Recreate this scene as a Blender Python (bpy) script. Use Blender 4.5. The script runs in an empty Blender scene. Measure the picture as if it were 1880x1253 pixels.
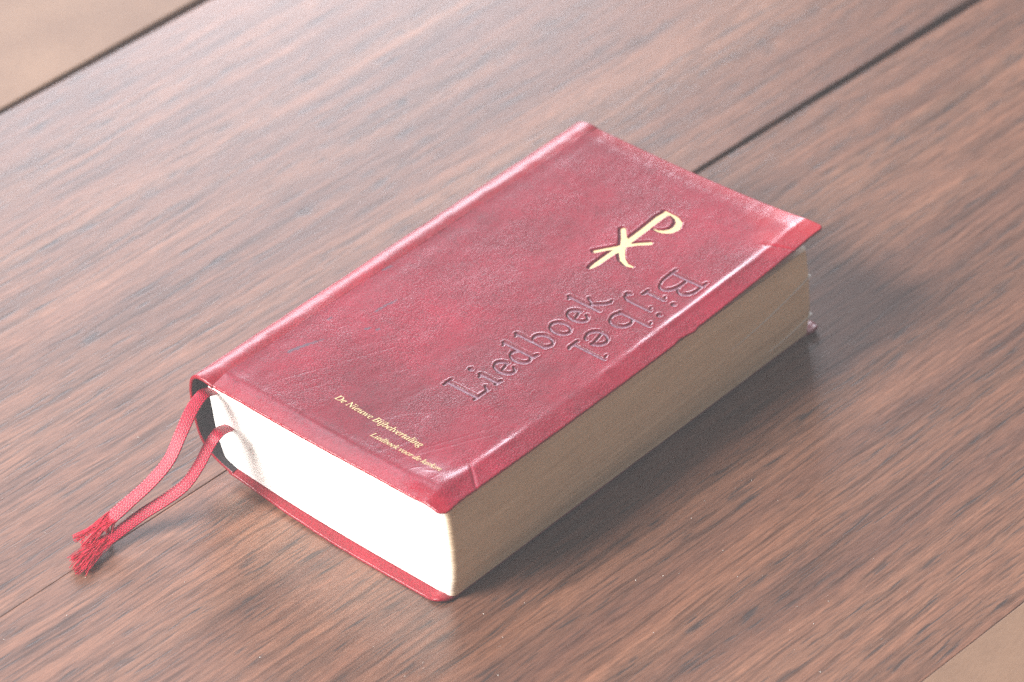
import bpy, math, random
import numpy as np
from mathutils import Vector
random.seed(7); rng = np.random.default_rng(11)
sc = bpy.context.scene
col = sc.collection
MM = 0.001

# ------------------------------------------------------------------ camera
cd = bpy.data.cameras.new("camera"); cam = bpy.data.objects.new("camera", cd); col.objects.link(cam)
cam.location = (0.71658, -0.67794, 0.79585)
cam.rotation_euler = (0.9215776, 0.0011806, 0.7135197)
cd.sensor_width = 36.0; cd.lens = 140.687; cd.clip_start = 0.05; cd.clip_end = 20
cd.dof.use_dof = True; cd.dof.focus_distance = 1.235; cd.dof.aperture_fstop = 12.0
sc.camera = cam

# ------------------------------------------------------------------ world: dim room light
w = bpy.data.worlds.new("World"); sc.world = w; w.use_nodes = True
bg = w.node_tree.nodes["Background"]
bg.inputs[0].default_value = (0.96, 0.96, 1.0, 1); bg.inputs[1].default_value = 0.19

# ------------------------------------------------------------------ lamps: two room windows
FW = Vector((-0.654, 0.756, 0)); LF = Vector((-0.756, -0.654, 0))   # away from the viewer, to the viewer's left
C0 = Vector((0.05, 0.09, 0.02))
def window(name, az_vec, elev, dist, sx, sy, power, colr):
    d = az_vec.normalized() * math.cos(math.radians(elev)) + Vector((0, 0, math.sin(math.radians(elev))))
    ld = bpy.data.lights.new(name, 'AREA'); ld.shape = 'RECTANGLE'; ld.size = sx; ld.size_y = sy
    ld.energy = power; ld.color = colr
    o = bpy.data.objects.new(name, ld); col.objects.link(o)
    o.location = C0 + d * dist
    o.rotation_euler = (-d).to_track_quat('-Z', 'Y').to_euler()
    return o
window("window_light_left", LF * 0.91 - FW * 0.36, 36, 3.3, 1.4, 1.4, 350, (1.0, 0.985, 0.96))
window("window_light_back", FW * 0.97 + LF * 0.22, 19, 2.6, 1.35, 0.75, 57, (0.86, 0.90, 1.0))
window("window_light_upper", FW * 0.90 + LF * 0.42, 53, 2.6, 0.7, 0.25, 6, (0.86, 0.90, 1.0))

sc.view_settings.view_transform = 'Standard'; sc.view_settings.look = 'None'
sc.view_settings.exposure = 0.0; sc.view_settings.gamma = 1.0
sc.cycles.use_denoising = False
sc.cycles.max_bounces = 8; sc.cycles.volume_bounces = 0; sc.cycles.use_light_tree = False; sc.cycles.sample_clamp_indirect = 4; sc.cycles.sample_clamp_direct = 12

# ------------------------------------------------------------------ helpers
def mesh_obj(name, V, F, mat, parent=None, smooth=True, attrs=None, uv=None):
    me = bpy.data.meshes.new(name)
    V = np.asarray(V, dtype=np.float64) * MM
    F = np.asarray(F) if not isinstance(F, list) else F
    if isinstance(F, np.ndarray) and F.ndim == 2:
        n = F.shape[1]
        me.vertices.add(len(V)); me.vertices.foreach_set("co", V.astype(np.float32).ravel())
        me.loops.add(F.size); me.loops.foreach_set("vertex_index", F.astype(np.int32).ravel())
        me.polygons.add(len(F)); me.polygons.foreach_set("loop_start", np.arange(0, F.size, n, dtype=np.int32))
        me.update(calc_edges=True); me.validate()
    else:
        me.from_pydata([tuple(v) for v in V], [], [tuple(int(i) for i in f) for f in F]); me.update()
    if smooth: me.polygons.foreach_set("use_smooth", [True] * len(me.polygons))
    for k, a in (attrs or {}).items():
        at = me.attributes.new(k, 'FLOAT', 'POINT'); at.data.foreach_set("value", np.asarray(a, dtype=np.float32).ravel())
    for m in (mat if isinstance(mat, (list, tuple)) else [mat]): me.materials.append(m)
    o = bpy.data.objects.new(name, me); col.objects.link(o)
    if parent is not None:
        o.parent = parent
        p = parent; off = Vector((0, 0, 0))
        while p is not None: off += p.location; p = p.parent
        o.location = -off
    return o

def grid_faces(nu, nv, base=0, closed_u=False):
    iu = np.arange(nu if closed_u else nu - 1); iv = np.arange(nv - 1)
    A, B = np.meshgrid(iu, iv, indexing='ij'); A2 = (A + 1) % nu
    return (np.stack([A * nv + B, A2 * nv + B, A2 * nv + B + 1, A * nv + B + 1], -1).reshape(-1, 4) + base)

class VNoise:
    def __init__(s, seed): s.t = np.random.default_rng(seed).random((256, 256)) * 2 - 1
    def __call__(s, x, y):
        x = np.asarray(x, float) + 1000.5; y = np.asarray(y, float) + 1000.5
        xi = np.floor(x).astype(int); yi = np.floor(y).astype(int); fx = x - xi; fy = y - yi
        fx = fx * fx * fx * (fx * (fx * 6 - 15) + 10); fy = fy * fy * fy * (fy * (fy * 6 - 15) + 10)
        t = s.t; a = t[xi & 255, yi & 255]; b = t[(xi + 1) & 255, yi & 255]; c = t[xi & 255, (yi + 1) & 255]; d = t[(xi + 1) & 255, (yi + 1) & 255]
        return (a * (1 - fx) + b * fx) * (1 - fy) + (c * (1 - fx) + d * fx) * fy
n1, n2, n3, n4 = VNoise(1), VNoise(2), VNoise(3), VNoise(4)
def sstep(a, b, x):
    t = np.clip((x - a) / (b - a), 0, 1); return t * t * (3 - 2 * t)

# ------------------------------------------------------------------ node helpers
class NT:
    def __init__(s, name):
        s.m = bpy.data.materials.new(name); s.m.use_nodes = True; s.nt = s.m.node_tree
        s.b = s.nt.nodes["Principled BSDF"]
    def n(s, t, **kw):
        o = s.nt.nodes.new(t)
        for k, v in kw.items():
            if k.startswith('_'): o.inputs[k[1:].replace('_', ' ')].default_value = v
            else: setattr(o, k, v)
        return o
    def l(s, a, b): s.nt.links.new(a, b)
    def mapping(s, scale, rot=(0, 0, 0), loc=(0, 0, 0), coord='Object'):
        tc = s.n('ShaderNodeTexCoord'); mp = s.n('ShaderNodeMapping')
        mp.inputs['Scale'].default_value = scale; mp.inputs['Rotation'].default_value = rot; mp.inputs['Location'].default_value = loc
        s.l(tc.outputs[coord], mp.inputs[0]); return mp.outputs[0]
    def noise(s, vec, scale=1, detail=3, rough=.5, dist=0.0):
        o = s.n('ShaderNodeTexNoise'); o.inputs['Scale'].default_value = scale; o.inputs['Detail'].default_value = detail
        o.inputs['Roughness'].default_value = rough; o.inputs['Distortion'].default_value = dist
        s.l(vec, o.inputs['Vector']); return o.outputs[0]
    def ramp(s, fac, stops, interp='LINEAR'):
        o = s.n('ShaderNodeValToRGB'); o.color_ramp.interpolation = interp
        e = o.color_ramp.elements
        e[0].position = stops[0][0]; e[0].color = (*stops[0][1], 1); e[1].position = stops[-1][0]; e[1].color = (*stops[-1][1], 1)
        for p, c in stops[1:-1]:
            q = e.new(p); q.color = (*c, 1)
        s.l(fac, o.inputs[0]); return o.outputs[0]
    def mix(s, fac, a, b, mode='MIX'):
        o = s.n('ShaderNodeMix', data_type='RGBA', blend_type=mode)
        for i, v in ((0, fac), (6, a), (7, b)):
            if hasattr(v, 'links'): s.l(v, o.inputs[i])
            else: o.inputs[i].default_value = v if i == 0 else (*v, 1)
        return o.outputs[2]
    def math(s, op, a, b=None, clamp=False):
        o = s.n('ShaderNodeMath', operation=op, use_clamp=clamp)
        for i, v in ((0, a), (1, b)):
            if v is None: continue
            if hasattr(v, 'links'): s.l(v, o.inputs[i])
            else: o.inputs[i].default_value = v
        return o.outputs[0]
    def attr(s, name): return s.n('ShaderNodeAttribute', attribute_name=name).outputs['Fac']
    def bump(s, h, strength, dist, prev=None):
        o = s.n('ShaderNodeBump'); o.inputs['Strength'].default_value = strength; o.inputs['Distance'].default_value = dist
        s.l(h, o.inputs['Height'])
        if prev is not None: s.l(prev, o.inputs['Normal'])
        return o.outputs[0]
    def set(s, **kw):
        for k, v in kw.items():
            i = s.b.inputs[k.replace('_', ' ')]
            if hasattr(v, 'links'): s.l(v, i)
            else: i.default_value = (*v, 1) if isinstance(v, tuple) and len(v) == 3 and i.type == 'RGBA' else v
        return s.m
K = 1000.0

# ------------------------------------------------------------------ materials
def wood_mat(name, seed):
    t = NT(name); rot = (0, 0, math.radians(2.3)); L = (seed * 1.7, seed * 2.3, 0)
    # slow warp of the grain
    warp = t.noise(t.mapping((60, 9, 1), rot, L), 1.0, 3, .6)
    tc = t.mapping((1, 1, 1), rot, L)
    sep = t.n('ShaderNodeSeparateXYZ'); t.l(tc, sep.inputs[0])
    xw = t.math('ADD', sep.outputs[0], t.math('MULTIPLY', warp, 0.007))
    def vec(sx, sy):
        c = t.n('ShaderNodeCombineXYZ'); t.l(t.math('MULTIPLY', xw, sx), c.inputs[0]); t.l(t.math('MULTIPLY', sep.outputs[1], sy), c.inputs[1]); return c.outputs[0]
    broad = t.noise(vec(44, 2.2), 1, 3, .6)
    band = t.noise(vec(165, 4.5), 1, 4, .65)
    streak = t.noise(vec(700, 22), 1, 5, .62)
    fine = t.noise(vec(1900, 120), 1, 3, .6)
    pore = t.noise(vec(1050, 70), 1, 2, .45)
    c = t.ramp(broad, [(.30, (.130, .058, .040)), (.5, (.200, .090, .056)), (.72, (.280, .134, .083))])
    bandm = t.ramp(band, [(.34, (.62, .63, .64)), (.50, (.93, .93, .93)), (.66, (1.10, 1.07, 1.05))])
    c = t.mix(1.0, c, bandm, 'MULTIPLY')
    stm = t.ramp(streak, [(.36, (.46, .45, .45)), (.50, (1, 1, 1)), (.68, (1.24, 1.20, 1.15))])
    c = t.mix(.85, c, stm, 'MULTIPLY')
    fm = t.ramp(fine, [(.32, (.66, .65, .65)), (.66, (1.20, 1.19, 1.17))])
    c = t.mix(.9, c, fm, 'MULTIPLY')
    # dark pores gather in the dark bands
    pm = t.math('MULTIPLY', t.ramp(pore, [(.36, (1, 1, 1)), (.44, (0, 0, 0))]), t.ramp(band, [(.40, (1, 1, 1)), (.58, (.12, .12, .12))]))
    c = t.mix(t.math('MULTIPLY', pm, .95), c, (.045, .030, .027))
    h = t.math('SUBTRACT', t.math('MULTIPLY', streak, .6), t.math('MULTIPLY', pm, .9))
    bp = t.bump(t.math('ADD', h, t.math('MULTIPLY', fine, .35)), .13, .00022)
    rg = t.math('ADD', t.math('MULTIPLY', streak, .14), .27)
    return t.set(Base_Color=c, Roughness=rg, Normal=bp, IOR=1.52)
M_wood1 = wood_mat("walnut_left", 1.0); M_wood2 = wood_mat("walnut_right", 4.0)

def light_board_mat():
    t = NT("pale_board")
    n = t.noise(t.mapping((26, 14, 1)), 1, 3, .55); f = t.noise(t.mapping((900, 260, 1), (0, 0, .9)), 1, 3, .6)
    c = t.ramp(n, [(.3, (.18, .095, .055)), (.7, (.26, .148, .088))])
    c = t.mix(.5, c, t.ramp(f, [(.3, (.82, .80, .78)), (.7, (1.12, 1.12, 1.12))]), 'MULTIPLY')
    return t.set(Base_Color=c, Roughness=.6, Normal=t.bump(f, .3, .0002))
M_pale = light_board_mat()
def dark_mat():
    t = NT("dark_underlay"); n = t.noise(t.mapping((40, 40, 40)), 1, 2)
    return t.set(Base_Color=t.ramp(n, [(.3, (.010, .010, .010)), (.7, (.02, .02, .018))]), Roughness=.9)
M_dark = dark_mat()

def leather_mat(name, front=True, coat=(.7, .19), *, lo=(.17, .003, .015), hi=(.29, .005, .026)):
    t = NT(name)
    big = t.noise(t.mapping((22, 22, 22)), 1, 4, .6)
    mid = t.noise(t.mapping((130, 130, 130)), 1, 4, .65)
    warpn = t.n('ShaderNodeTexNoise'); warpn.inputs['Scale'].default_value = 700; warpn.inputs['Detail'].default_value = 2
    tc = t.n('ShaderNodeTexCoord'); t.l(tc.outputs['Object'], warpn.inputs['Vector'])
    va = t.n('ShaderNodeVectorMath', operation='MULTIPLY_ADD'); t.l(warpn.outputs['Color'], va.inputs[0]); va.inputs[1].default_value = (.0009,) * 3
    t.l(tc.outputs['Object'], va.inputs[2])
    vo = t.n('ShaderNodeTexVoronoi', feature='DISTANCE_TO_EDGE'); vo.inputs['Scale'].default_value = 1150; t.l(va.outputs[0], vo.inputs['Vector'])
    vo2 = t.n('ShaderNodeTexVoronoi', feature='DISTANCE_TO_EDGE'); vo2.inputs['Scale'].default_value = 420; t.l(va.outputs[0], vo2.inputs['Vector'])
    grain = t.math('MINIMUM', vo.outputs['Distance'], .22)
    gr2 = t.math('MINIMUM', vo2.outputs['Distance'], .12)
    wr = t.noise(t.mapping((420, 150, 300), (0, 0, .35)), 1, 4, .7, .6)
    c = t.ramp(big, [(.32, lo), (.68, hi)])
    c = t.mix(.4, c, t.ramp(mid, [(.35, (.68, .62, .66)), (.6, (1.06, 1.05, 1.05))]), 'MULTIPLY')
    crease = t.ramp(t.math('MULTIPLY', grain, 4.5), [(.0, (.38, .34, .38)), (.5, (1.1, 1.1, 1.1))])
    c = t.mix(.7, c, crease, 'MULTIPLY')
    if front:
        c = t.mix(t.attr("press"), c, (.030, .008, .014))
        c = t.mix(t.attr("groove"), c, (.075, .014, .024))
        c = t.mix(t.attr("scuff"), c, (.085, .060, .085))
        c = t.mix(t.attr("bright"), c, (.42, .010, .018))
    fade = t.noise(t.mapping((45, 30, 45), (0, 0, .6)), 1, 3, .6)    # grain is worn flat in patches
    amt = t.ramp(fade, [(.38, (.25, .25, .25)), (.58, (1, 1, 1))])
    h = t.math('ADD', t.math('MULTIPLY', grain, 1.0), t.math('MULTIPLY', gr2, 1.2))
    h = t.math('ADD', h, t.math('MULTIPLY', wr, .55))
    h = t.math('MULTIPLY', h, amt)
    bp = t.bump(h, .65, .00045)
    rg = t.math('ADD', t.math('MULTIPLY', mid, .12), .38)
    cb = t.bump(h, .15, .00042)
    return t.set(Base_Color=c, Roughness=rg, Normal=bp, IOR=1.40, Specular_IOR_Level=.18, Coat_Weight=coat[0], Coat_Roughness=coat[1], Coat_IOR=1.5, Coat_Normal=cb)
M_leather = leather_mat("red_leather"); M_leather2 = leather_mat("red_leather_back", False, (.45, .26), lo=(.22, .005, .014), hi=(.33, .010, .024))

def press_mat():
    t = NT("pressed_leather"); n = t.noise(t.mapping((900, 900, 900)), 1, 3, .6)
    c = t.ramp(n, [(.3, (.15, .055, .085)), (.7, (.24, .10, .145))])
    return t.set(Base_Color=c, Roughness=.34, Normal=t.bump(n, .6, .0004))
M_press = press_mat()
def gold_mat():
    t = NT("gold_foil"); n = t.noise(t.mapping((1500, 1500, 1500)), 1, 3, .6)
    c = t.ramp(n, [(.3, (.66, .50, .24)), (.7, (.78, .64, .36))])
    return t.set(Base_Color=c, Roughness=.62, Metallic=.25, Normal=t.bump(n, .5, .0002))
M_gold = gold_mat()
def paper_mat():
    t = NT("page_edges")
    a = t.noise(t.mapping((12, 12, 2600)), 1, 3, .6); b = t.noise(t.mapping((9, 9, 260), (.02, .03, 0)), 1, 4, .6); d = t.noise(t.mapping((60, 60, 500)), 1, 3, .6)
    c = t.ramp(a, [(.3, (.90, .87, .81)), (.7, (.95, .935, .90))])
    c = t.mix(t.math('ADD', t.math('MULTIPLY', t.attr('bounce_tint'), .75), .12), c, t.ramp(b, [(.34, (.84, .82, .79)), (.60, (1.0, 1.0, 1.0))]), 'MULTIPLY')
    c = t.mix(t.math('MULTIPLY', t.attr('bounce_tint'), .4), c, t.ramp(d, [(.34, (.75, .72, .68)), (.6, (1, 1, 1))]), 'MULTIPLY')
    c = t.mix(t.attr('bounce_tint'), c, (1.0, .74, .48), 'MULTIPLY')  # warm light bounced off the table, painted into the fore-edge colour
    return t.set(Base_Color=c, Roughness=.62, Normal=t.bump(a, .5, .00016))
M_paper = paper_mat()
def ribbon_mat():
    t = NT("ribbon_red"); n = t.noise(t.mapping((1500, 1500, 1500)), 1, 2)
    c = t.mix(t.attr("cord"), (.10, .002, .007), (.72, .013, .060))
    c = t.mix(.5, c, t.ramp(n, [(.3, (.75, .7, .7)), (.7, (1.2, 1.2, 1.2))]), 'MULTIPLY')
    return t.set(Base_Color=c, Roughness=.45)
M_ribbon = ribbon_mat()
def thread_mat():
    t = NT("thread_red"); n = t.noise(t.mapping((600, 600, 600)), 1, 2)
    return t.set(Base_Color=t.ramp(n, [(.3, (.48, .010, .030)), (.7, (.70, .022, .060))]), Roughness=.45)
M_thread = thread_mat()
def lining_mat():
    t = NT("spine_lining"); n = t.noise(t.mapping((300, 300, 300)), 1, 2)
    return t.set(Base_Color=t.ramp(n, [(.3, (.012, .008, .010)), (.7, (.03, .016, .02))]), Roughness=.8)
M_lining = lining_mat()
def dust_mat():
    t = NT("dust_white"); n = t.noise(t.mapping((300, 300, 300)), 1, 2)
    return t.set(Base_Color=t.ramp(n, [(.3, (.7, .68, .62)), (.7, (.85, .83, .8))]), Roughness=.8)
M_dust = dust_mat()

# ------------------------------------------------------------------ table of planks
table = bpy.data.objects.new("table", None); col.objects.link(table); table.location = (0, .1, -.03)
table["label"] = "brown walnut-grained plank table top with pale boards at two corners, under the red book"
table["category"] = "table"
ys = np.linspace(-300, 620, 93)
def qfit(pts):
    a = np.array(pts); c = np.polyfit(a[:, 0], a[:, 1], 2)
    return lambda y: np.where(y > 386, np.polyval(c, 386) + (y - 386) * np.polyval(np.polyder(c), 386), np.polyval(c, np.maximum(y, -150)))
seamL = qfit([(-91, 2.9), (2.5, 5.2), (231.6, 13.3), (382, 20.3)])
seamR = qfit([(-91, 3.05), (2.5, 5.5), (231, 15.7), (386, 24.9)])
outL_plank = lambda y: -193.6 + (y - 148) * .033
outL_board = lambda y: -196.9 + (y - 148) * .017
outR = lambda y: 231.3 + (y - 92) * .044
def plank(name, xa, xb, mat, ztop=0.0, thick=22, nx=26, label=None, bev=.35):
    # cross-section loop: bevelled top, sides and a bottom
    u = np.linspace(0, 1, nx)
    V = []
    for y in ys:
        a = float(xa(y)); b = float(xb(y))
        row = [(a, y, ztop - thick), (a, y, ztop - bev), (a + bev * .35, y, ztop - bev * .3)]
        row += [(a + bev + (b - a - 2 * bev) * k, y, ztop) for k in u]
        row += [(b - bev * .35, y, ztop - bev * .3), (b, y, ztop - bev), (b, y, ztop - thick)]
        V += row
    nv = nx + 6; F = grid_faces(len(ys), nv)[:, ::-1]
    F = F.tolist(); r = len(ys) - 1
    for i in range(r): F.append([i * nv, (i + 1) * nv, (i + 1) * nv + nv - 1, i * nv + nv - 1])
    F.append(list(range(nv))); F.append(list(range(r * nv + nv - 1, r * nv - 1, -1)))
    o = mesh_obj(name, V, F, mat, table, smooth=False)
    if label: o["label"] = label
    return o
plank("plank", outL_plank, seamL, M_wood1, bev=.18)
plank("plank", seamR, outR, M_wood2, bev=.2)
plank("board", lambda y: outL_board(y) * 0 - 420, outL_board, M_pale, ztop=.0, label="pale tan board at the far left corner", bev=.8)
plank("board", lambda y: outR(y) + .25, lambda y: outR(y) * 0 + 460, M_pale, ztop=.25, label="pale tan board at the near right corner", bev=.35)
mesh_obj("underlay", [(-420, -300, -23), (460, -300, -23), (460, 620, -23), (-420, 620, -23), (-420, -300, -30), (460, -300, -30), (460, 620, -30), (-420, 620, -30)],
         [(0, 1, 2, 3), (7, 6, 5, 4), (0, 4, 5, 1), (1, 5, 6, 2), (2, 6, 7, 3), (3, 7, 4, 0)], M_dark, table, smooth=False)

# ------------------------------------------------------------------ book dimensions (mm)
W, H, ZT = 101.7, 185.0, 38.2
book = bpy.data.objects.new("book", None); col.objects.link(book); book.location = (.05, .09, 0)
book["label"] = "thick red leather bound bible and hymn book with gold emblem, lying closed on the planks"
book["category"] = "book"

# --- strokes: signed distance to a set of variable-radius capsules
def sdf(X, Y, strokes):
    D = np.full(X.shape, 1e3)
    for (x0, y0, r0, x1, y1, r1) in strokes:
        m = max(r0, r1) + 1.6
        sel = (X > min(x0, x1) - m) & (X < max(x0, x1) + m) & (Y > min(y0, y1) - m) & (Y < max(y0, y1) + m)
        if not sel.any(): continue
        x = X[sel]; y = Y[sel]; dx, dy = x1 - x0, y1 - y0; L2 = dx * dx + dy * dy + 1e-9
        t = np.clip(((x - x0) * dx + (y - y0) * dy) / L2, 0, 1)
        d = np.hypot(x - x0 - t * dx, y - y0 - t * dy) - (r0 + (r1 - r0) * t)
        D[sel] = np.minimum(D[sel], d)
    return D
def arc(cx, cy, rx, ry, a0, a1, n=22):
    return [(cx + rx * math.cos(math.radians(a0 + (a1 - a0) * i / n)), cy + ry * math.sin(math.radians(a0 + (a1 - a0) * i / n))) for i in range(n + 1)]
XH = 7.3; AS = 12.4
GL = {
 'L': [[(-1.7, AS), (1.9, AS + .1)], [(.1, AS), (0, .3)], [(-1.5, .1), (4.9, .15)], [(4.9, .15), (6.0, 2.0)]],
 'i': [[(-1.5, XH - .7), (.2, XH)], [(.2, XH), (.2, .5)], [(.2, .5), (1.7, .1)], [(-1.0, .15), (.6, .15)], [(0, 11.2), (.25, 11.35)]],
 'e': [arc(2.55, 3.7, 2.5, 3.65, 15, 325), [(.25, 3.3), (4.95, 4.65)]],
 'd': [arc(2.6, 3.6, 2.55, 3.5, 55, 310), [(3.3, AS - .7), (4.9, AS)], [(4.9, AS), (4.9, .6)], [(4.9, .6), (6.7, .2)]],
 'b': [[(-1.6, AS - .7), (0, AS)], [(0, AS), (0, .9)], arc(2.4, 3.6, 2.8, 3.5, -145, 140)],
 'o': [arc(2.9, 3.65, 2.75, 3.55, 0, 360)],
 'k': [[(-1.6, AS - .7), (0, AS)], [(0, AS), (0, .2)], [(.2, 3.4), (2.2, 5.1), (3.3, 7.0)], [(3.3, 7.0), (2.5, 6.6)], [(1.2, 4.2), (3.8, 1.3), (5.4, .3), (6.8, .6)]],
 'B': [[(-1.6, AS), (2.6, AS)], [(.1, AS), (.1, .2)], [(-1.5, .1), (2.8, .1)], arc(2.6, 9.4, 3.2, 2.9, 90, -90, 16), [(.2, 6.5), (2.8, 6.5)], arc(2.8, 3.3, 4.4, 3.2, 90, -90, 16)],
 'j': [[(-1.5, XH - .7), (.2, XH)], [(.2, XH), (.2, .5), (.1, -2), (-.8, -3.5), (-2.4, -3.9)], [(-2.4, -3.9), (-2.9, -3.2)], [(0, 11.2), (.25, 11.35)]],
 'l': [[(-1.6, AS - .7), (.1, AS)], [(.1, AS), (.1, .3)], [(-1.4, .1), (1.8, .1)], [(1.8, .1), (2.5, .6)]],
}
def text_strokes(chars, origin_x, sgn):
    """sgn=+1: text runs toward +y with its tops toward -x; -1: runs toward -y with tops toward +x"""
    out = []
    for ch, s0, sy in chars:
        for pl in GL[ch]:
            for (a0, b0), (a1, b1) in zip(pl[:-1], pl[1:]):
                ang = math.atan2(b1 - b0, a1 - a0)
                r = .15 + .53 * abs(math.sin(ang - math.radians(24)))
                if len(pl) == 2 and abs(a1 - a0) < .3 and abs(b1 - b0) < .3: r = .72
                if sgn > 0: out.append((origin_x - b0, s0 + a0 * sy, r, origin_x - b1, s0 + a1 * sy, r))
                else: out.append((origin_x + b0, s0 - a0 * sy, r, origin_x + b1, s0 - a1 * sy, r))
    return out
ST_lied = text_strokes([('L', 47.8, 1), ('i', 57.3, 1), ('e', 62.2, 1), ('d', 69.6, 1), ('b', 80.5, 1), ('o', 88.6, 1), ('e', 97.4, 1), ('k', 106.2, 1)], 73.3, +1)
ST_bij = text_strokes([('B', 136.9, 1.25), ('i', 123.8, 1), ('j', 116.7, 1), ('b', 110.0, 1.25), ('e', 98.3, 1.35), ('l', 88.0, 1.25)], 78.0, -1)
def poly(pts): return [(pts[i][0], pts[i][1], pts[i][2], pts[i + 1][0], pts[i + 1][1], pts[i + 1][2]) for i in range(len(pts) - 1)]
def emblem(dx=0, dy=0, g=0):
    S = poly([(56.0, 122.5, .45 + g), (56.1, 125, .95 + g), (56.3, 138, 1.15 + g), (56.0, 150, 1.15 + g), (55.6, 158, 1.25 + g), (55.9, 161.0, 1.1 + g)])
    S += poly([(55.0, 161.8, .5 + g), (57.6, 161.7, .45 + g), (60.4, 161.2, .8 + g), (62.6, 159.6, 1.2 + g), (63.7, 157, 1.35 + g), (63.2, 154.4, 1.15 + g), (61.6, 152.7, .75 + g), (59.6, 151.9, .4 + g), (58.0, 151.9, .18 + g)])
    S += poly([(51.3, 130.4, .7 + g), (56.3, 138.2, .72 + g), (59.6, 142.4, .7 + g), (62.4, 145.2, .75 + g)])
    S += poly([(50.6, 145.6, .95 + g), (53.6, 142.3, 1.05 + g), (56.2, 138.8, 1.05 + g), (58.6, 135.2, 1.1 + g), (61.2, 132.5, 1.05 + g), (64.0, 131.2, .7 + g), (66.4, 131.6, .25 + g)])
    return [(a + dx, b + dy, r, c + dx, d + dy, r2) for a, b, r, c, d, r2 in S]
ST_emb = emblem(); ST_embpress = emblem(-.5, -.2, .30)
ST_scuff = [(13.2, 26.9, .55, 15.2, 33.5, .45), (15.2, 33.5, .3, 16.9, 38.4, .12), (19.5, 59.8, .25, 20.0, 65.5, .22), (20.2, 65.5, .35, 20.4, 69, .1),
            (4.7, 16.6, .7, 4.9, 18, .5), (4.9, 18, .35, 4.4, 22, .15), (23.4, 51.1, .4, 24.0, 52.4, .4), (26.2, 53.2, .35, 26.8, 54, .35), (6.4, 78.0, .45, 6.8, 81, .3), (11.0, 47.0, .22, 11.2, 48.5, .2)]

# --- cover surface height (mm) for x,y on the front cover
def cover_z(x, y, relief=True):
    x = np.asarray(x, float); y = np.asarray(y, float)
    z = np.full(np.broadcast(x, y).shape, ZT)
    # raised rim over the block's edge, then the overhang droops
    df = W - x; near = np.exp(-(y / 16) ** 2); wv = np.clip(.75 + .55 * n2(y * .045, 5.5) + .3 * n1(y * .15, 2.2), .15, 1.2)
    z = z + (.27 * wv + .22 * near) * np.exp(-((df - 7.0 - .5 * n1(y * .04, 9) + (df < 7) * 0) / (1.35 + 1.9 * near)) ** 2) - .50 * (1 - sstep(-1.0, 7.0, df)) ** 1.3
    dy0 = y; z = z + .13 * np.exp(-((dy0 - 6.4) / 2.2) ** 2) - 1.25 * (1 - sstep(-1.5, 7.5, dy0)) ** 1.2
    dy1 = H - y; z = z + .08 * np.exp(-((dy1 - 8) / 3.5) ** 2) - .5 * (1 - sstep(-1, 7, dy1))
    # shallow sag in the middle
    z = z - .45 * np.sin(np.pi * np.clip(x / W, 0, 1)) * np.sin(np.pi * np.clip(y / H, 0, 1))
    # hinge groove by the spine
    z = z - .10 * np.exp(-((x - 8.5) / 3.6) ** 2)
    # far right corner curls up
    z = z + 4.6 * (np.clip((x - 22) / 80, 0, 1) ** 2) * (np.clip((y - 80) / 105, 0, 1) ** 2)
    # near right corner slightly pillowed
    z = z + .9 * np.exp(-(((x - 91) / 8) ** 2 + ((y - 9) / 7) ** 2))
    if relief:
        z = z + .20 * n1(x * .03 + 3, y * .025) + .05 * n2(x * .10, y * .07) + .018 * n3(x * .33 + y * .1, y * .26)
        # creases running in from the foot
        cr = n4(x * .22 - y * .10, y * .035 + x * .03)
        z = z - .03 * np.exp(-(cr / .10) ** 2) * sstep(0, 10, y) * (1 - sstep(38, 62, y)) * sstep(8, 22, x)
        # cross folds on the overhang
        z = z - .35 * np.exp(-((y - 166 - (x - 92) * .35) / .7) ** 2) * sstep(90, 96, x) - .25 * np.exp(-((y - 20 + (x - 95) * .8) / .7) ** 2) * sstep(90, 97, x)
    return z

# --- spine profile (outer), from the top round to the underside; s measured negative from x = XS
XS = 6.0
prof = np.array([(6.0, ZT - .35), (3.2, ZT - .2), (.8, ZT - .55), (-1.6, ZT - 1.5), (-3.3, ZT - 3.4), (-4.0, 31.5), (-4.0, 28), (-3.6, 23), (-2.9, 17.5), (-1.6, 12.6), (.6, 8.8), (3.6, 6.1), (7.2, 4.3), (11, 3.0)])
def catmull(P, n):
    P = np.asarray(P, float); Q = np.vstack([2 * P[0] - P[1], P, 2 * P[-1] - P[-2]]); out = []
    for i in range(1, len(Q) - 2):
        t = np.linspace(0, 1, n, endpoint=False)[:, None]
        a, b, c, d = Q[i - 1], Q[i], Q[i + 1], Q[i + 2]
        out.append(.5 * ((2 * b) + (-a + c) * t + (2 * a - 5 * b + 4 * c - d) * t ** 2 + (-a + 3 * b - 3 * c + d) * t ** 3))
    return np.vstack(out + [P[-1:]])

# ------------------------------------------------------------------ front cover
STEP = .25
gx = np.arange(XS, W + 1e-6, STEP); gx[-1] = W; gy = np.linspace(0, H, int(H / STEP) + 1)
X, Y = np.meshgrid(gx, gy, indexing='ij')
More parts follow.
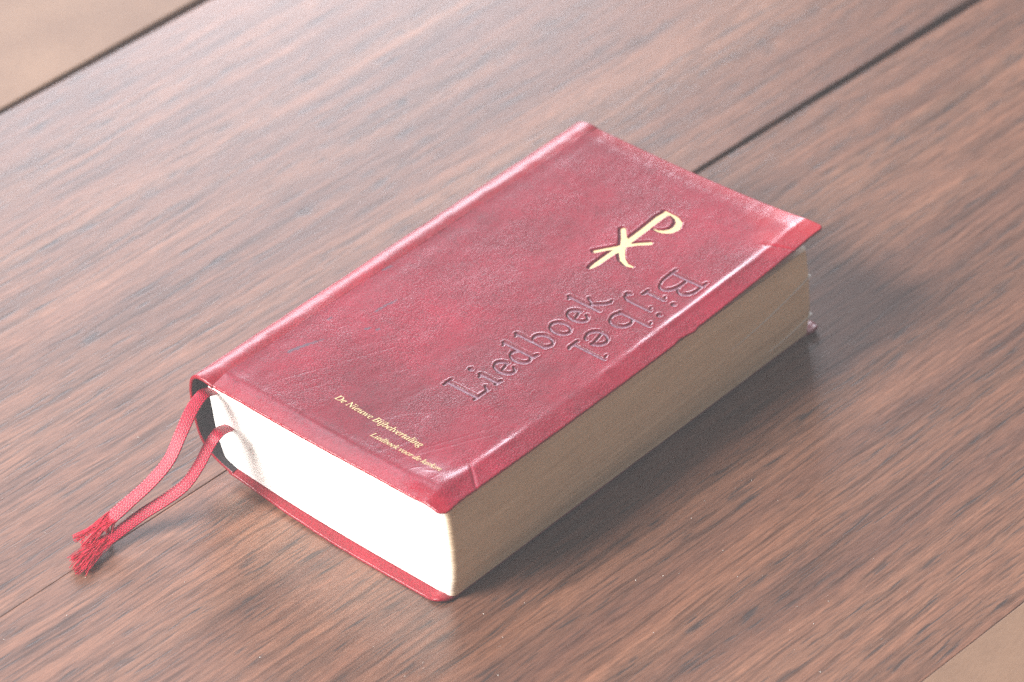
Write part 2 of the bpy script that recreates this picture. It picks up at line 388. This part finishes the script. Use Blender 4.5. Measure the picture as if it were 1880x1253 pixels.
# round the two fore-edge corners and make the outline a little uneven
def outline(X, Y):
    X = X.copy(); Y = Y.copy()
    for cy, s, R in ((3.2, -1, 3.2), (H - 1.8, 1, 1.8)):
        cx = W - R
        sel = (X > cx) & ((Y - cy) * s > 0)
        dx = X[sel] - cx; dy = (Y[sel] - cy) * s
        m = np.maximum(dx, dy); r = np.hypot(dx, dy) + 1e-9
        X[sel] = cx + dx * m / r; Y[sel] = cy + s * dy * m / r
    edge = sstep(W - 6, W, X)
    X = X + edge * (.25 * n1(Y * .03, 7) + .07 * n2(Y * .45, 3) + .07 * n3(Y * 1.6, 9))
    X = X + edge * (-.5 * np.exp(-((Y - 112) / 2.5) ** 2) + .5 * np.exp(-((Y - 118) / 1.6) ** 2))
    ef = (1 - sstep(0, 6, Y)); Y = Y + ef * (.25 * n2(X * .09, 1) + .05 * n3(X * .9, 5)) 
    return X, Y
Xo, Yo = outline(X, Y)
Z = cover_z(Xo, Yo)
XS_z = cover_z(np.full(5, XS), np.linspace(20, 160, 5), False).mean()
S_l = sdf(Xo, Yo, ST_lied); S_b = sdf(Xo, Yo, ST_bij); S_t = np.minimum(S_l, S_b)
S_e = sdf(Xo, Yo, ST_embpress); S_sc = sdf(Xo, Yo, ST_scuff)
# pressed lettering, with a soft lip pushed up around it
Z = Z - .42 * (1 - sstep(-.30, .26, S_t)) + .08 * np.exp(-((S_t - .5) / .28) ** 2)
Z = Z - .42 * (1 - sstep(-.30, .28, S_e)) + .05 * np.exp(-((S_e - .5) / .3) ** 2)
press = np.exp(-((S_t - .02) / .20) ** 2) * .75
groove = .65 * (1 - sstep(-.1, .3, S_e))
scuff = .85 * (1 - sstep(-.15, .35, S_sc + .3 * n3(X * 2, Y * 2)))
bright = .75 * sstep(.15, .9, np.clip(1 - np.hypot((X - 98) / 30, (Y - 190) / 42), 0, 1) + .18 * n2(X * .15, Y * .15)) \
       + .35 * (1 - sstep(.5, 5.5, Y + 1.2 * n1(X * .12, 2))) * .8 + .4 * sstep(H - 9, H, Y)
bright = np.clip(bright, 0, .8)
nu, nv = X.shape
V = np.stack([Xo, Yo, Z], -1).reshape(-1, 3); F = grid_faces(nu, nv)
# rim: bead round the free edges (foot, fore-edge, head) and underside strip
TH = 1.05
ring = [(i, 0) for i in range(nu)] + [(nu - 1, j) for j in range(1, nv)] + [(i, nv - 1) for i in range(nu - 2, -1, -1)]
rid = np.array([i * nv + j for i, j in ring]); P = V[rid]
cen = np.array([(W + XS) / 2, H / 2])
T = np.zeros((len(P), 2)); T[1:-1] = P[2:, :2] - P[:-2, :2]; T[0] = P[1, :2] - P[0, :2]; T[-1] = P[-1, :2] - P[-2, :2]
T /= np.linalg.norm(T, axis=1)[:, None] + 1e-9; N = np.stack([T[:, 1], -T[:, 0]], 1)
for _ in range(3): N[1:-1] = (N[:-2] + N[1:-1] + N[2:]) / 3
rings = [rid]; allV = [V]; base = len(V)
for k in range(1, 7):
    a = math.pi * k / 6; off = TH / 2 * math.sin(a) * .8; dz = -TH / 2 * (1 - math.cos(a))
    R_ = np.column_stack([P[:, :2] + N * off, P[:, 2] + dz]); allV.append(R_); rings.append(np.arange(base, base + len(P))); base += len(P)
for inset in (3, 8, 16, 30, 45):
    q = P[:, :2] - N * 0
    f = inset / 60.0
    q = q + (cen - q) * np.array([f, f * .5]) * 1.0
    zz = cover_z(np.clip(q[:, 0], XS, W), q[:, 1], False) - TH
    allV.append(np.column_stack([q, zz])); rings.append(np.arange(base, base + len(P))); base += len(P)
Fr = []
for a, b in zip(rings[:-1], rings[1:]):
    Fr.append(np.stack([a[:-1], b[:-1], b[1:], a[1:]], 1))
Vall = np.vstack(allV); Fall = np.vstack([F] + Fr)
ex = len(Vall) - len(V)
pad = lambda a, v=0.0: np.concatenate([a.ravel(), np.full(ex, v)])
rimb = np.full(ex, .35)
front = mesh_obj("front_cover", Vall, Fall, M_leather, book, attrs=dict(press=pad(press), groove=pad(groove), scuff=pad(scuff), bright=pad(bright, .35)))

# ------------------------------------------------------------------ spine (outer leather, dark lining)
pr = catmull(prof, 8)
pr[:, 1] += (XS_z - (ZT - .35)) * np.clip(1 - np.linspace(0, 1, len(pr)) * 3, 0, 1)
d = np.gradient(pr, axis=0); d /= np.linalg.norm(d, axis=1)[:, None]; nrm = np.stack([-d[:, 1], d[:, 0]], 1)
if nrm[len(nrm) // 2, 0] > 0: nrm = -nrm
ysp = np.linspace(0, H, 371); TS = 1.35
no, ny = len(pr), len(ysp)
e0 = n2(ysp * 0, 0)
def sp_pt(off, yy):
    a = pr[:, None, :] + nrm[:, None, :] * (off + (.22 * n2(np.linspace(0, 4, no)[:, None], yy[None, :] * .05) + .07 * n1(np.linspace(0, 9, no)[:, None], yy[None, :] * .22))[..., None])
    xx = np.broadcast_to(a[..., 0], (no, len(yy))).copy(); zz = np.broadcast_to(a[..., 1], (no, len(yy))).copy(); Yg = np.broadcast_to(yy[None, :], (no, len(yy))).copy()
    k = np.linspace(0, 1, no)[:, None]
    topw = np.clip(1 - k * 5, 0, 1)
    zz = zz + topw * (cover_z(np.full((1, len(yy)), XS), yy[None, :]) - XS_z)
    xx = xx + (.18 * n1(k * 4, Yg * .05) + .05 * n3(k * 9, Yg * .4)) * np.sin(np.pi * k)
    # the foot end of the spine is drawn in slightly toward the bottom
    Yg = Yg + (1 - Yg / H) * 1.6 * sstep(.45, 1, k) 
    return np.stack([xx, Yg, zz], -1)
outer = sp_pt(0, ysp); inner = sp_pt(-TS, ysp)
# end beads
cap0 = [sp_pt(-TS / 2 + TS / 2 * math.cos(a), ysp[:1] - .55 * math.sin(a)) for a in np.linspace(0, math.pi, 7)[1:-1]]
cap1 = [sp_pt(-TS / 2 + TS / 2 * math.cos(a), ysp[-1:] + .55 * math.sin(a)) for a in np.linspace(0, math.pi, 7)[1:-1]]
Gr = np.concatenate([outer] + cap1 + [inner[:, ::-1]] + cap0[::-1] + [outer[:, :1]], axis=1)
Fsp = grid_faces(Gr.shape[0], Gr.shape[1])
spine = mesh_obj("spine", Gr.reshape(-1, 3), Fsp, [M_leather2, M_lining], book)
cols_in = np.zeros(Gr.shape[1] - 1, int); cols_in[ny + 6:ny + 5 + ny] = 1
spine.data.polygons.foreach_set("material_index", np.tile(cols_in, Gr.shape[0] - 1).astype(np.int32))

# ------------------------------------------------------------------ back cover
def lift(x, y): return 3.0 * np.clip(1 - (np.asarray(x, float) - 8) / 62, 0, 1) ** 2
def back_z(x, y): return 1.42 + lift(x, y) + .10 * n1(x * .05, y * .05) 
bx = np.linspace(10.0, W - 1.0, 185); by = np.linspace(0, H, 330)
BX, BY = np.meshgrid(bx, by, indexing='ij'); BX0 = BX.copy()
Rb = 4.0
for cy, s in ((Rb, -1), (H - Rb, 1)):
    cx = W - 1.0 - Rb; sel = (BX > cx) & ((BY - cy) * s > 0)
    dx = BX[sel] - cx; dy = (BY[sel] - cy) * s; m = np.maximum(dx, dy); r = np.hypot(dx, dy) + 1e-9
    BX[sel] = cx + dx * m / r; BY[sel] = cy + s * dy * m / r
BY = BY + (1 - sstep(0, 8, BY)) * (1.6 * (1 - sstep(8, 60, BX0)) + .12 * n2(BX0 * .2, 2))
BX = BX + 2.4 * sstep(177, 184, BY) * sstep(85, W, BX0)
BZ = back_z(BX, BY) + .03 * n3(BX * .4, BY * .4)
# foot lip presses down a little; far right corner curls up
BZ = BZ - .35 * (1 - sstep(0, 3.2, BY)) - .3 * sstep(W - 2.5, W, BX) + 1.7 * (np.clip((BX - 94) / 9, 0, 1) ** 2) * (np.clip((BY - 174) / 9, 0, 1) ** 2) + 1.1 * np.exp(-(((BX - 98.5) / 2.5) ** 2 + ((BY - 1.5) / 2.5) ** 2))
nu, nv = BX.shape; V = np.stack([BX, BY, BZ], -1).reshape(-1, 3); Fb = grid_faces(nu, nv)
ring = [(i, 0) for i in range(nu)] + [(nu - 1, j) for j in range(1, nv)] + [(i, nv - 1) for i in range(nu - 2, -1, -1)]
rid = np.array([i * nv + j for i, j in ring]); P = V[rid]
T = np.zeros((len(P), 2)); T[1:-1] = P[2:, :2] - P[:-2, :2]; T[0] = P[1, :2] - P[0, :2]; T[-1] = P[-1, :2] - P[-2, :2]
T /= np.linalg.norm(T, axis=1)[:, None] + 1e-9; N = np.stack([T[:, 1], -T[:, 0]], 1)
for _ in range(3): N[1:-1] = (N[:-2] + N[1:-1] + N[2:]) / 3
rings = [rid]; allV = [V]; base = len(V)
TB = 1.25
for k in range(1, 9):
    a = math.pi * k / 8; off = TB / 2 * math.sin(a) * .95; zlow = -TB / 2 * (1 - math.cos(a))
    allV.append(np.column_stack([P[:, :2] + N * off, np.maximum(P[:, 2] + zlow, .03)])); rings.append(np.arange(base, base + len(P))); base += len(P)
for f in (.1, .4, .8):
    q = P[:, :2] + (cen - P[:, :2]) * f
    allV.append(np.column_stack([q, np.maximum(back_z(q[:, 0], q[:, 1]) - TB, .03)])); rings.append(np.arange(base, base + len(P))); base += len(P)
Fr = [np.stack([a[:-1], b[:-1], b[1:], a[1:]], 1) for a, b in zip(rings[:-1], rings[1:])]
back = mesh_obj("back_cover", np.vstack(allV), np.vstack([Fb] + Fr), M_leather2, book)

# ------------------------------------------------------------------ page block
ZP = 34.7
left_p = np.array([(11.0, 5.0), (7.6, 6.2), (5.0, 9), (3.0, 14), (2.0, 20), (1.0, 27), (.0, 32.5), (-.2, ZP)])
right_p = np.array([(101.6, 1.9), (102.2, 6), (102.3, 11), (101.8, 18), (100.8, 26), (99.8, 32), (99.3, ZP)])
NL = 150
lv = np.linspace(0, 1, NL)
def rounded_perim(xl, xr, y0, y1, r):
    pts = []
    nf, ns = 150, 240
    pts += [(xl + (xr - r - xl) * t, y0) for t in np.linspace(0, 1, nf)]
    pts += [(xr - r + r * math.sin(a), y0 + r - r * math.cos(a)) for a in np.linspace(0, math.pi / 2, 9)[1:-1]]
    pts += [(xr, y0 + r + (y1 - y0 - 2 * r) * t) for t in np.linspace(0, 1, ns)]
    pts += [(xr - r + r * math.cos(a), y1 - r + r * math.sin(a)) for a in np.linspace(0, math.pi / 2, 9)[1:-1]]
    pts += [(xr - r - (xr - r - xl) * t, y1) for t in np.linspace(0, 1, 60)]
    pts += [(xl, y1 + (y0 - y1) * t) for t in np.linspace(0, 1, 40)[1:-1]]
    return np.array(pts)
layers = []
for li, t in enumerate(lv):
    z0 = t * ZP
    xl = np.interp(t, [0, .1, .25, .4, .6, .8, 1], [7.2, 5.6, 3.7, 2.6, 1.6, .6, -.2]); xr = np.interp(z0, right_p[:, 1], right_p[:, 0])
    jit = .02 * rng.standard_normal()
    pp = rounded_perim(xl, xr + jit * .8, 3.6 + .02 * rng.standard_normal(), H - 4.2, 2.4)
    zb = back_z(pp[:, 0], pp[:, 1]) + .08
    z = zb + (ZP + .35 * n1(pp[:, 0] * .03, pp[:, 1] * .03) - zb) * t
    z = z + 3.2 * t ** 2 * np.clip((pp[:, 0] - 70) / 32, 0, 1) * np.clip((pp[:, 1] - 120) / 61, 0, 1) ** 2 * .35
    z = z - 1.7 * t ** 2 * sstep(84, 100, pp[:, 0]) * sstep(4, 14, pp[:, 1])
    # wandering gaps between signatures on the fore-edge
    fe = sstep(96, 99, pp[:, 0])
    k = li + 7 * n1(pp[:, 1] * .012, 4.0) + 2 * n2(pp[:, 1] * .04, 8.0)
    pp[:, 0] += fe * (.035 * n3(k * .9, 2) + .10 * n4(k * .28, pp[:, 1] * .02)) * sstep(6, 16, pp[:, 1])
    layers.append(np.column_stack([pp, z]))
Vp = np.stack(layers, 1); npm = Vp.shape[0]
Fp = grid_faces(npm, NL, closed_u=True).tolist()
Fp.append([i * NL + NL - 1 for i in range(npm)]); Fp.append([i * NL for i in range(npm)][::-1])
bounce_tint = sstep(99.6, 101.5, Vp[..., 0] + (101.6 - np.interp(Vp[..., 2], right_p[:, 1], right_p[:, 0])) )  # fore-edge mask for the painted bounce light and stronger page lines
pages = mesh_obj("page_block", Vp.reshape(-1, 3), Fp, M_paper, book, attrs=dict(bounce_tint=bounce_tint))
# caps flat
pages.data.polygons[len(Fp) - 1].use_smooth = False; pages.data.polygons[len(Fp) - 2].use_smooth = False
# two sheets standing proud of the fore-edge near the head
def sheet(zs, y0, y1, zend):
    V = []; n = 40
    for i in range(n + 1):
        u = i / n; y = y0 + (y1 - y0) * u; z = zend + (zs - zend) * u ** 1.6
        xr = float(np.interp(z, right_p[:, 1], right_p[:, 0])) + .28 * math.sin(math.pi * min(u * .55 + .02, 1)) + .1
        for dx, dz in ((-3, -.07), (.0, -.07), (.0, .07), (-3, .07)): V.append((xr + dx, y, z + dz))
    F = []
    for i in range(n):
        for a in range(4): F.append((i * 4 + a, i * 4 + (a + 1) % 4, i * 4 + 4 + (a + 1) % 4, i * 4 + 4 + a))
    F.append((3, 2, 1, 0)); F.append((n * 4, n * 4 + 1, n * 4 + 2, n * 4 + 3))
    return mesh_obj("page", V, F, M_paper, book, smooth=False)
sheet(24.5, 138, 180.5, 18.5); sheet(9.5, 158, 180.5, 6.5)

# ------------------------------------------------------------------ iso-contour meshes lying on the cover
def iso_mesh(name, strokes, step, zfun, mat, parent, iso=0.0):
    S = np.array(strokes); x0, x1 = min(S[:, 0].min(), S[:, 3].min()) - 2, max(S[:, 0].max(), S[:, 3].max()) + 2
    y0, y1 = min(S[:, 1].min(), S[:, 4].min()) - 2, max(S[:, 1].max(), S[:, 4].max()) + 2
    gx = np.arange(x0, x1, step); gy = np.arange(y0, y1, step); A, B = np.meshgrid(gx, gy, indexing='ij')
    D = sdf(A, B, strokes) - iso
    V = []; F = []; cache = {}
    def vert(key, x, y):
        if key not in cache: cache[key] = len(V); V.append((x, y))
        return cache[key]
    ins = D < 0
    cells = np.argwhere(ins[:-1, :-1] | ins[1:, :-1] | ins[1:, 1:] | ins[:-1, 1:])
    for i, j in cells:
        q = [(i, j), (i + 1, j), (i + 1, j + 1), (i, j + 1)]; f = []
        for a in range(4):
            p, r = q[a], q[(a + 1) % 4]; dp, dr = D[p], D[r]
            if dp < 0: f.append(vert(p, gx[p[0]], gy[p[1]]))
            if (dp < 0) != (dr < 0):
                t = dp / (dp - dr); f.append(vert((min(p, r), max(p, r)), gx[p[0]] + t * (gx[r[0]] - gx[p[0]]), gy[p[1]] + t * (gy[r[1]] - gy[p[1]])))
        if len(f) >= 3: F.append(f)
    V = np.array(V); z = zfun(V[:, 0], V[:, 1])
    return mesh_obj(name, np.column_stack([V, z]), F, mat, parent)
def ztext(x, y): return cover_z(x, y) - .365
em = iso_mesh("gold_emblem", ST_emb, .3, lambda x, y: cover_z(x, y) - .31, M_gold, front)
em["label"] = "gold chi-rho emblem stamped on the front cover"
pt = iso_mesh("pressed_word", ST_lied, .3, ztext, M_press, front, iso=-.16); pt["label"] = "blind pressed word Liedboek"
pt = iso_mesh("pressed_word", ST_bij, .3, ztext, M_press, front, iso=-.16); pt["label"] = "blind pressed word Bijbel, upside down to the other word"

# --- small gold italic lines
def ital(s):
    out = ''
    for ch in s:
        if ch == 'h': out += '\u210e'
        elif 'a' <= ch <= 'z': out += chr(0x1D44E + ord(ch) - 97)
        elif 'A' <= ch <= 'Z': out += chr(0x1D434 + ord(ch) - 65)
        else: out += ch
    return out
def gold_line(body, x0, x1, yb0, yb1, label, off):
    c = bpy.data.curves.new("gold_line", 'FONT'); c.body = ital(body); c.offset = off; c.resolution_u = 3; c.space_word = .75
    o = bpy.data.objects.new("gold_line", c); col.objects.link(o)
    dg = bpy.context.evaluated_depsgraph_get(); me = bpy.data.meshes.new_from_object(o.evaluated_get(dg))
    v = np.array([tuple(q.co) for q in me.vertices]); F = [list(p.vertices) for p in me.polygons]
    bpy.data.objects.remove(o); bpy.data.meshes.remove(me)
    s = (x1 - x0) / (v[:, 0].max() - v[:, 0].min()); u = (v[:, 0] - v[:, 0].min())
    X_ = x0 + u * s; Y_ = yb0 + (yb1 - yb0) * (X_ - x0) / (x1 - x0) + v[:, 1] * s
    Z_ = cover_z(X_, Y_) + .10
    m = mesh_obj("gold_line", np.column_stack([X_, Y_, Z_]), F, M_gold, front, smooth=False); m["label"] = label
    return m
gold_line("De Nieuwe Bijbelvertaling", 39.9, 76.5, 18.7, 17.6, "gold italic line reading De Nieuwe Bijbelvertaling", .004)
gold_line("Liedboek voor de kerken", 60.7, 89.0, 12.2, 12.3, "gold italic line reading Liedboek voor de kerken", .006)

# ------------------------------------------------------------------ ribbons
CAMP = np.array([716.58, -677.94, 795.85]); FPX = 7346.95
RM = np.array([[0.75606, -0.39498, 0.52188], [0.65450, 0.45770, -0.60178], [-0.00118, 0.79656, 0.60456]])
def place(px, py, z):
    d = RM @ np.array([(px - 940) / FPX, -(py - 626.5) / FPX, -1.0]); return CAMP + (z - CAMP[2]) / d[2] * d
def ribbon(path, name, label, fr, seed, width=5.2):
    d0 = RM @ np.array([(path[0][0] - 940) / FPX, -(path[0][1] - 626.5) / FPX, -1.0]); p0 = CAMP + (3.7 - CAMP[1]) / d0[1] * d0   # where it leaves the pages
    C = np.array([p0] + [place(a, b, z) for a, b, z, *_ in path[1:]]); tw = np.array([[p[3], p[4]] for p in path])
    st = np.array([8.0, 0, 0]); first = C[0].copy()
    C = np.vstack([[first[0] + .5, first[1] + 9, first[2] + .3], [first[0] + .2, first[1] + 4, first[2] + .2], C]); tw = np.vstack([tw[0], tw[0], tw])
    Q = catmull(np.hstack([C, tw]), 26); Pc = Q[:, :3]; n = len(Pc)
    T = np.gradient(Pc, axis=0); T /= np.linalg.norm(T, axis=1)[:, None]
    Wd = np.zeros((n, 3)); base = np.array([1.0, 0, 0])
    for i in range(n):
        wv = base * math.cos(Q[i, 3]) + np.array([0, -Q[i, 4], -1.0]) * math.sin(Q[i, 3]); wv -= T[i] * wv.dot(T[i]); Wd[i] = wv / np.linalg.norm(wv)
    Nn = np.cross(T, Wd); 
    for i in range(n):
        if Nn[i][2] < 0: Nn[i] *= -1
    s = np.concatenate([[0], np.cumsum(np.linalg.norm(np.diff(Pc, axis=0), axis=1))])
    # resample evenly
    ns = int(s[-1] / .16); sn = np.linspace(0, s[-1], ns)
    R_ = lambda A: np.stack([np.interp(sn, s, A[:, k]) for k in range(3)], 1)
    Pc, Wd, Nn = R_(Pc), R_(Wd), R_(Nn)
    m = 49; u = np.linspace(-1, 1, m); nc = 7
    wloc = width * (1 + .05 * n1(sn * .1, seed))
    uu = np.concatenate([u, u[::-1][1:-1]]); side = np.concatenate([np.ones(m), -np.ones(m - 2)])
    UU, SS = np.meshgrid(uu, sn, indexing='xy'); SD = np.broadcast_to(side, UU.shape)
    cc = (UU + 1) / 2 * nc; ci = np.floor(np.clip(cc, 0, nc - 1e-6)); fr_ = cc - ci
    cord = np.sin(np.pi * fr_) ** .7
    lay = np.where(ci % 2 == 0, 1, -1)
    ph = SS / 1.15 + lay * (fr_ - .5) * .9 + (ci % 2) * .5
    bead = .5 + .5 * np.cos(2 * np.pi * ph)
    h = .14 + .16 * cord * (.35 + .65 * bead)
    h = h * np.clip((1 - np.abs(UU)) * 12, 0.15, 1)
    Vr = Pc[:, None, :] + Wd[:, None, :] * (UU * (wloc / 2)[:, None])[..., None] + Nn[:, None, :] * (h * SD)[..., None] - Nn[:, None, :] * (.35 * UU ** 2)[..., None]
    cordv = np.clip(1.25 * cord * bead - .05, 0, 1)
    nrow, ncol = UU.shape
    A_, B_ = np.meshgrid(np.arange(nrow - 1), np.arange(ncol), indexing='ij'); B2 = (B_ + 1) % ncol
    Fq = np.stack([A_ * ncol + B_, A_ * ncol + B2, (A_ + 1) * ncol + B2, (A_ + 1) * ncol + B_], -1).reshape(-1, 4)
    Vr[..., 2] = np.maximum(Vr[..., 2], .12)
    rb = mesh_obj(name, Vr.reshape(-1, 3), Fq, M_ribbon, book, attrs=dict(cord=cordv)); rb["label"] = label
    # frayed threads
    rr = random.Random(seed); Vt = []; Ft = []
    e, wv, tv = Pc[-1], Wd[-1], (Pc[-1] - Pc[-8]); tv /= np.linalg.norm(tv)
    for k in range(fr['n']):
        uo = rr.uniform(-1, 1); st_ = e - tv * rr.uniform(0, 1.5) + wv * uo * width / 2 * .95
        tgt = fr['targets'][rr.randrange(len(fr['targets']))]; tp = place(tgt[0] + rr.gauss(0, tgt[3] * .8), tgt[1] + rr.gauss(0, tgt[3] * .8), max(.25, tgt[2] + rr.uniform(-.2, 1.6)))
        tp = tp + wv * uo * fr.get('spread', 1.0)
        mid = (st_ + tp) / 2 + np.array([rr.gauss(0, .5), rr.gauss(0, .5), abs(rr.gauss(.3, .6))]) + tv * rr.uniform(0, 1.2)
        pts = []; 
        for q in np.linspace(0, 1, 12):
            p = (1 - q) ** 2 * st_ + 2 * q * (1 - q) * mid + q * q * tp
            p = p + np.array([math.sin(q * 9 + k), math.cos(q * 8 + k * 2), math.sin(q * 7 + k * 3)]) * .07 * q; p[2] = max(p[2], .15); pts.append(p)
        pts = np.array(pts); rad = rr.uniform(.08, .15); b0 = len(Vt)
        tt = np.gradient(pts, axis=0); tt /= np.linalg.norm(tt, axis=1)[:, None]
        for p, t_ in zip(pts, tt):
            a = np.cross(t_, [0, 0, 1.0]); a /= np.linalg.norm(a) + 1e-9; b = np.cross(t_, a)
            for w_ in range(5): Vt.append(p + rad * (a * math.cos(w_ * 1.2566) + b * math.sin(w_ * 1.2566)))
        for q in range(11):
            for w_ in range(5): Ft.append((b0 + q * 5 + w_, b0 + q * 5 + (w_ + 1) % 5, b0 + q * 5 + 5 + (w_ + 1) % 5, b0 + q * 5 + 5 + w_))
        Ft.append(tuple(range(b0 + 4, b0 - 1, -1))); Ft.append(tuple(range(b0 + 55, b0 + 60)))
    fo = mesh_obj("fringe", Vt, np.array([f for f in Ft if len(f) == 4]), M_thread, rb); 
    return rb
# pixel x, pixel y, height, twist, and how far the lower edge leans to the viewer: used only to read off real 3-D points
ribbon([(391, 716, 0, .0, 1), (372, 724, 34.2, .0, 1), (352, 751, 32.5, .05, 1), (331, 797, 28.0, .1, 1), (309, 845, 22.0, .15, 1), (276, 885, 16.5, .3, 1), (238, 920, 11.5, .4, 1), (201, 953, 7.0, .4, 1)],
       "ribbon_bookmark", "left red woven ribbon bookmark with frayed end", dict(n=90, targets=[(138, 986, 3, 4), (150, 1000, 2.0, 5), (160, 1003, 1.5, 5), (200, 985, .8, 3), (172, 1000, 1, 4)], spread=1.0), 5, 4.7)
ribbon([(421, 783, 0, .0, 1), (403, 792, 25.2, .0, 1), (385, 815, 23.2, .05, 1), (364, 855, 19.0, .1, 1), (339, 890, 15.0, .2, 1), (303, 917, 11.2, .35, 1), (262, 943, 7.6, .4, 1), (226, 970, 4.6, .3, 1), (197, 992, 2.8, .2, 1)],
       "ribbon_bookmark", "right red woven ribbon bookmark lying nearest the viewer", dict(n=115, targets=[(138, 1046, .6, 4), (150, 1042, .8, 6), (130, 1028, 1.2, 4), (160, 1032, 1.0, 5), (146, 1022, 1.4, 5)], spread=1.2), 9, 4.4)

# ------------------------------------------------------------------ dust on the planks
Vd = []; Fd = []
for k in range(150):
    x, y = random.uniform(-60, 240), random.uniform(-110, 110)
    if -6 < x < 106 and y > -3: continue
    r = random.uniform(.07, .20); b0 = len(Vd)
    for v in ((1, 0, 0), (0, 1, 0), (-1, 0, 0), (0, -1, 0), (0, 0, 1), (0, 0, -1)):
        s_ = r * random.uniform(.7, 1.3); Vd.append((x + v[0] * s_, y + v[1] * s_, r * .8 + v[2] * r * .75))
    Fd += [[b0 + a for a in f] for f in ((0, 1, 4), (1, 2, 4), (2, 3, 4), (3, 0, 4), (1, 0, 5), (2, 1, 5), (3, 2, 5), (0, 3, 5))]
du = mesh_obj("dust", Vd, Fd, M_dust, None, smooth=False); du["kind"] = "stuff"; du["label"] = "white dust specks scattered on the walnut planks"; du["category"] = "dust"

# ------------------------------------------------------------------ haze: added volume that lifts the blacks to a faded look
hz = NT("black_lift_haze"); nt = hz.nt; nt.nodes.remove(hz.b); pv = nt.nodes.new('ShaderNodeVolumePrincipled')
pv.inputs['Color'].default_value = (.96, .97, 1.0, 1); pv.inputs['Density'].default_value = 0.052; pv.inputs['Anisotropy'].default_value = 0.0
nt.links.new(pv.outputs[0], nt.nodes['Material Output'].inputs['Volume'])
a, b = (-700, -800, -1030), (850, 900, 880)
Vh = [(x, y, z) for z in (a[2], b[2]) for x, y in ((a[0], a[1]), (b[0], a[1]), (b[0], b[1]), (a[0], b[1]))]
ho = mesh_obj("haze", Vh, [(3, 2, 1, 0), (4, 5, 6, 7), (0, 1, 5, 4), (1, 2, 6, 5), (2, 3, 7, 6), (3, 0, 4, 7)], hz.m, None, smooth=False)
ho["kind"] = "stuff"; ho["label"] = "thin haze volume added to lift the blacks"; ho["category"] = "haze"
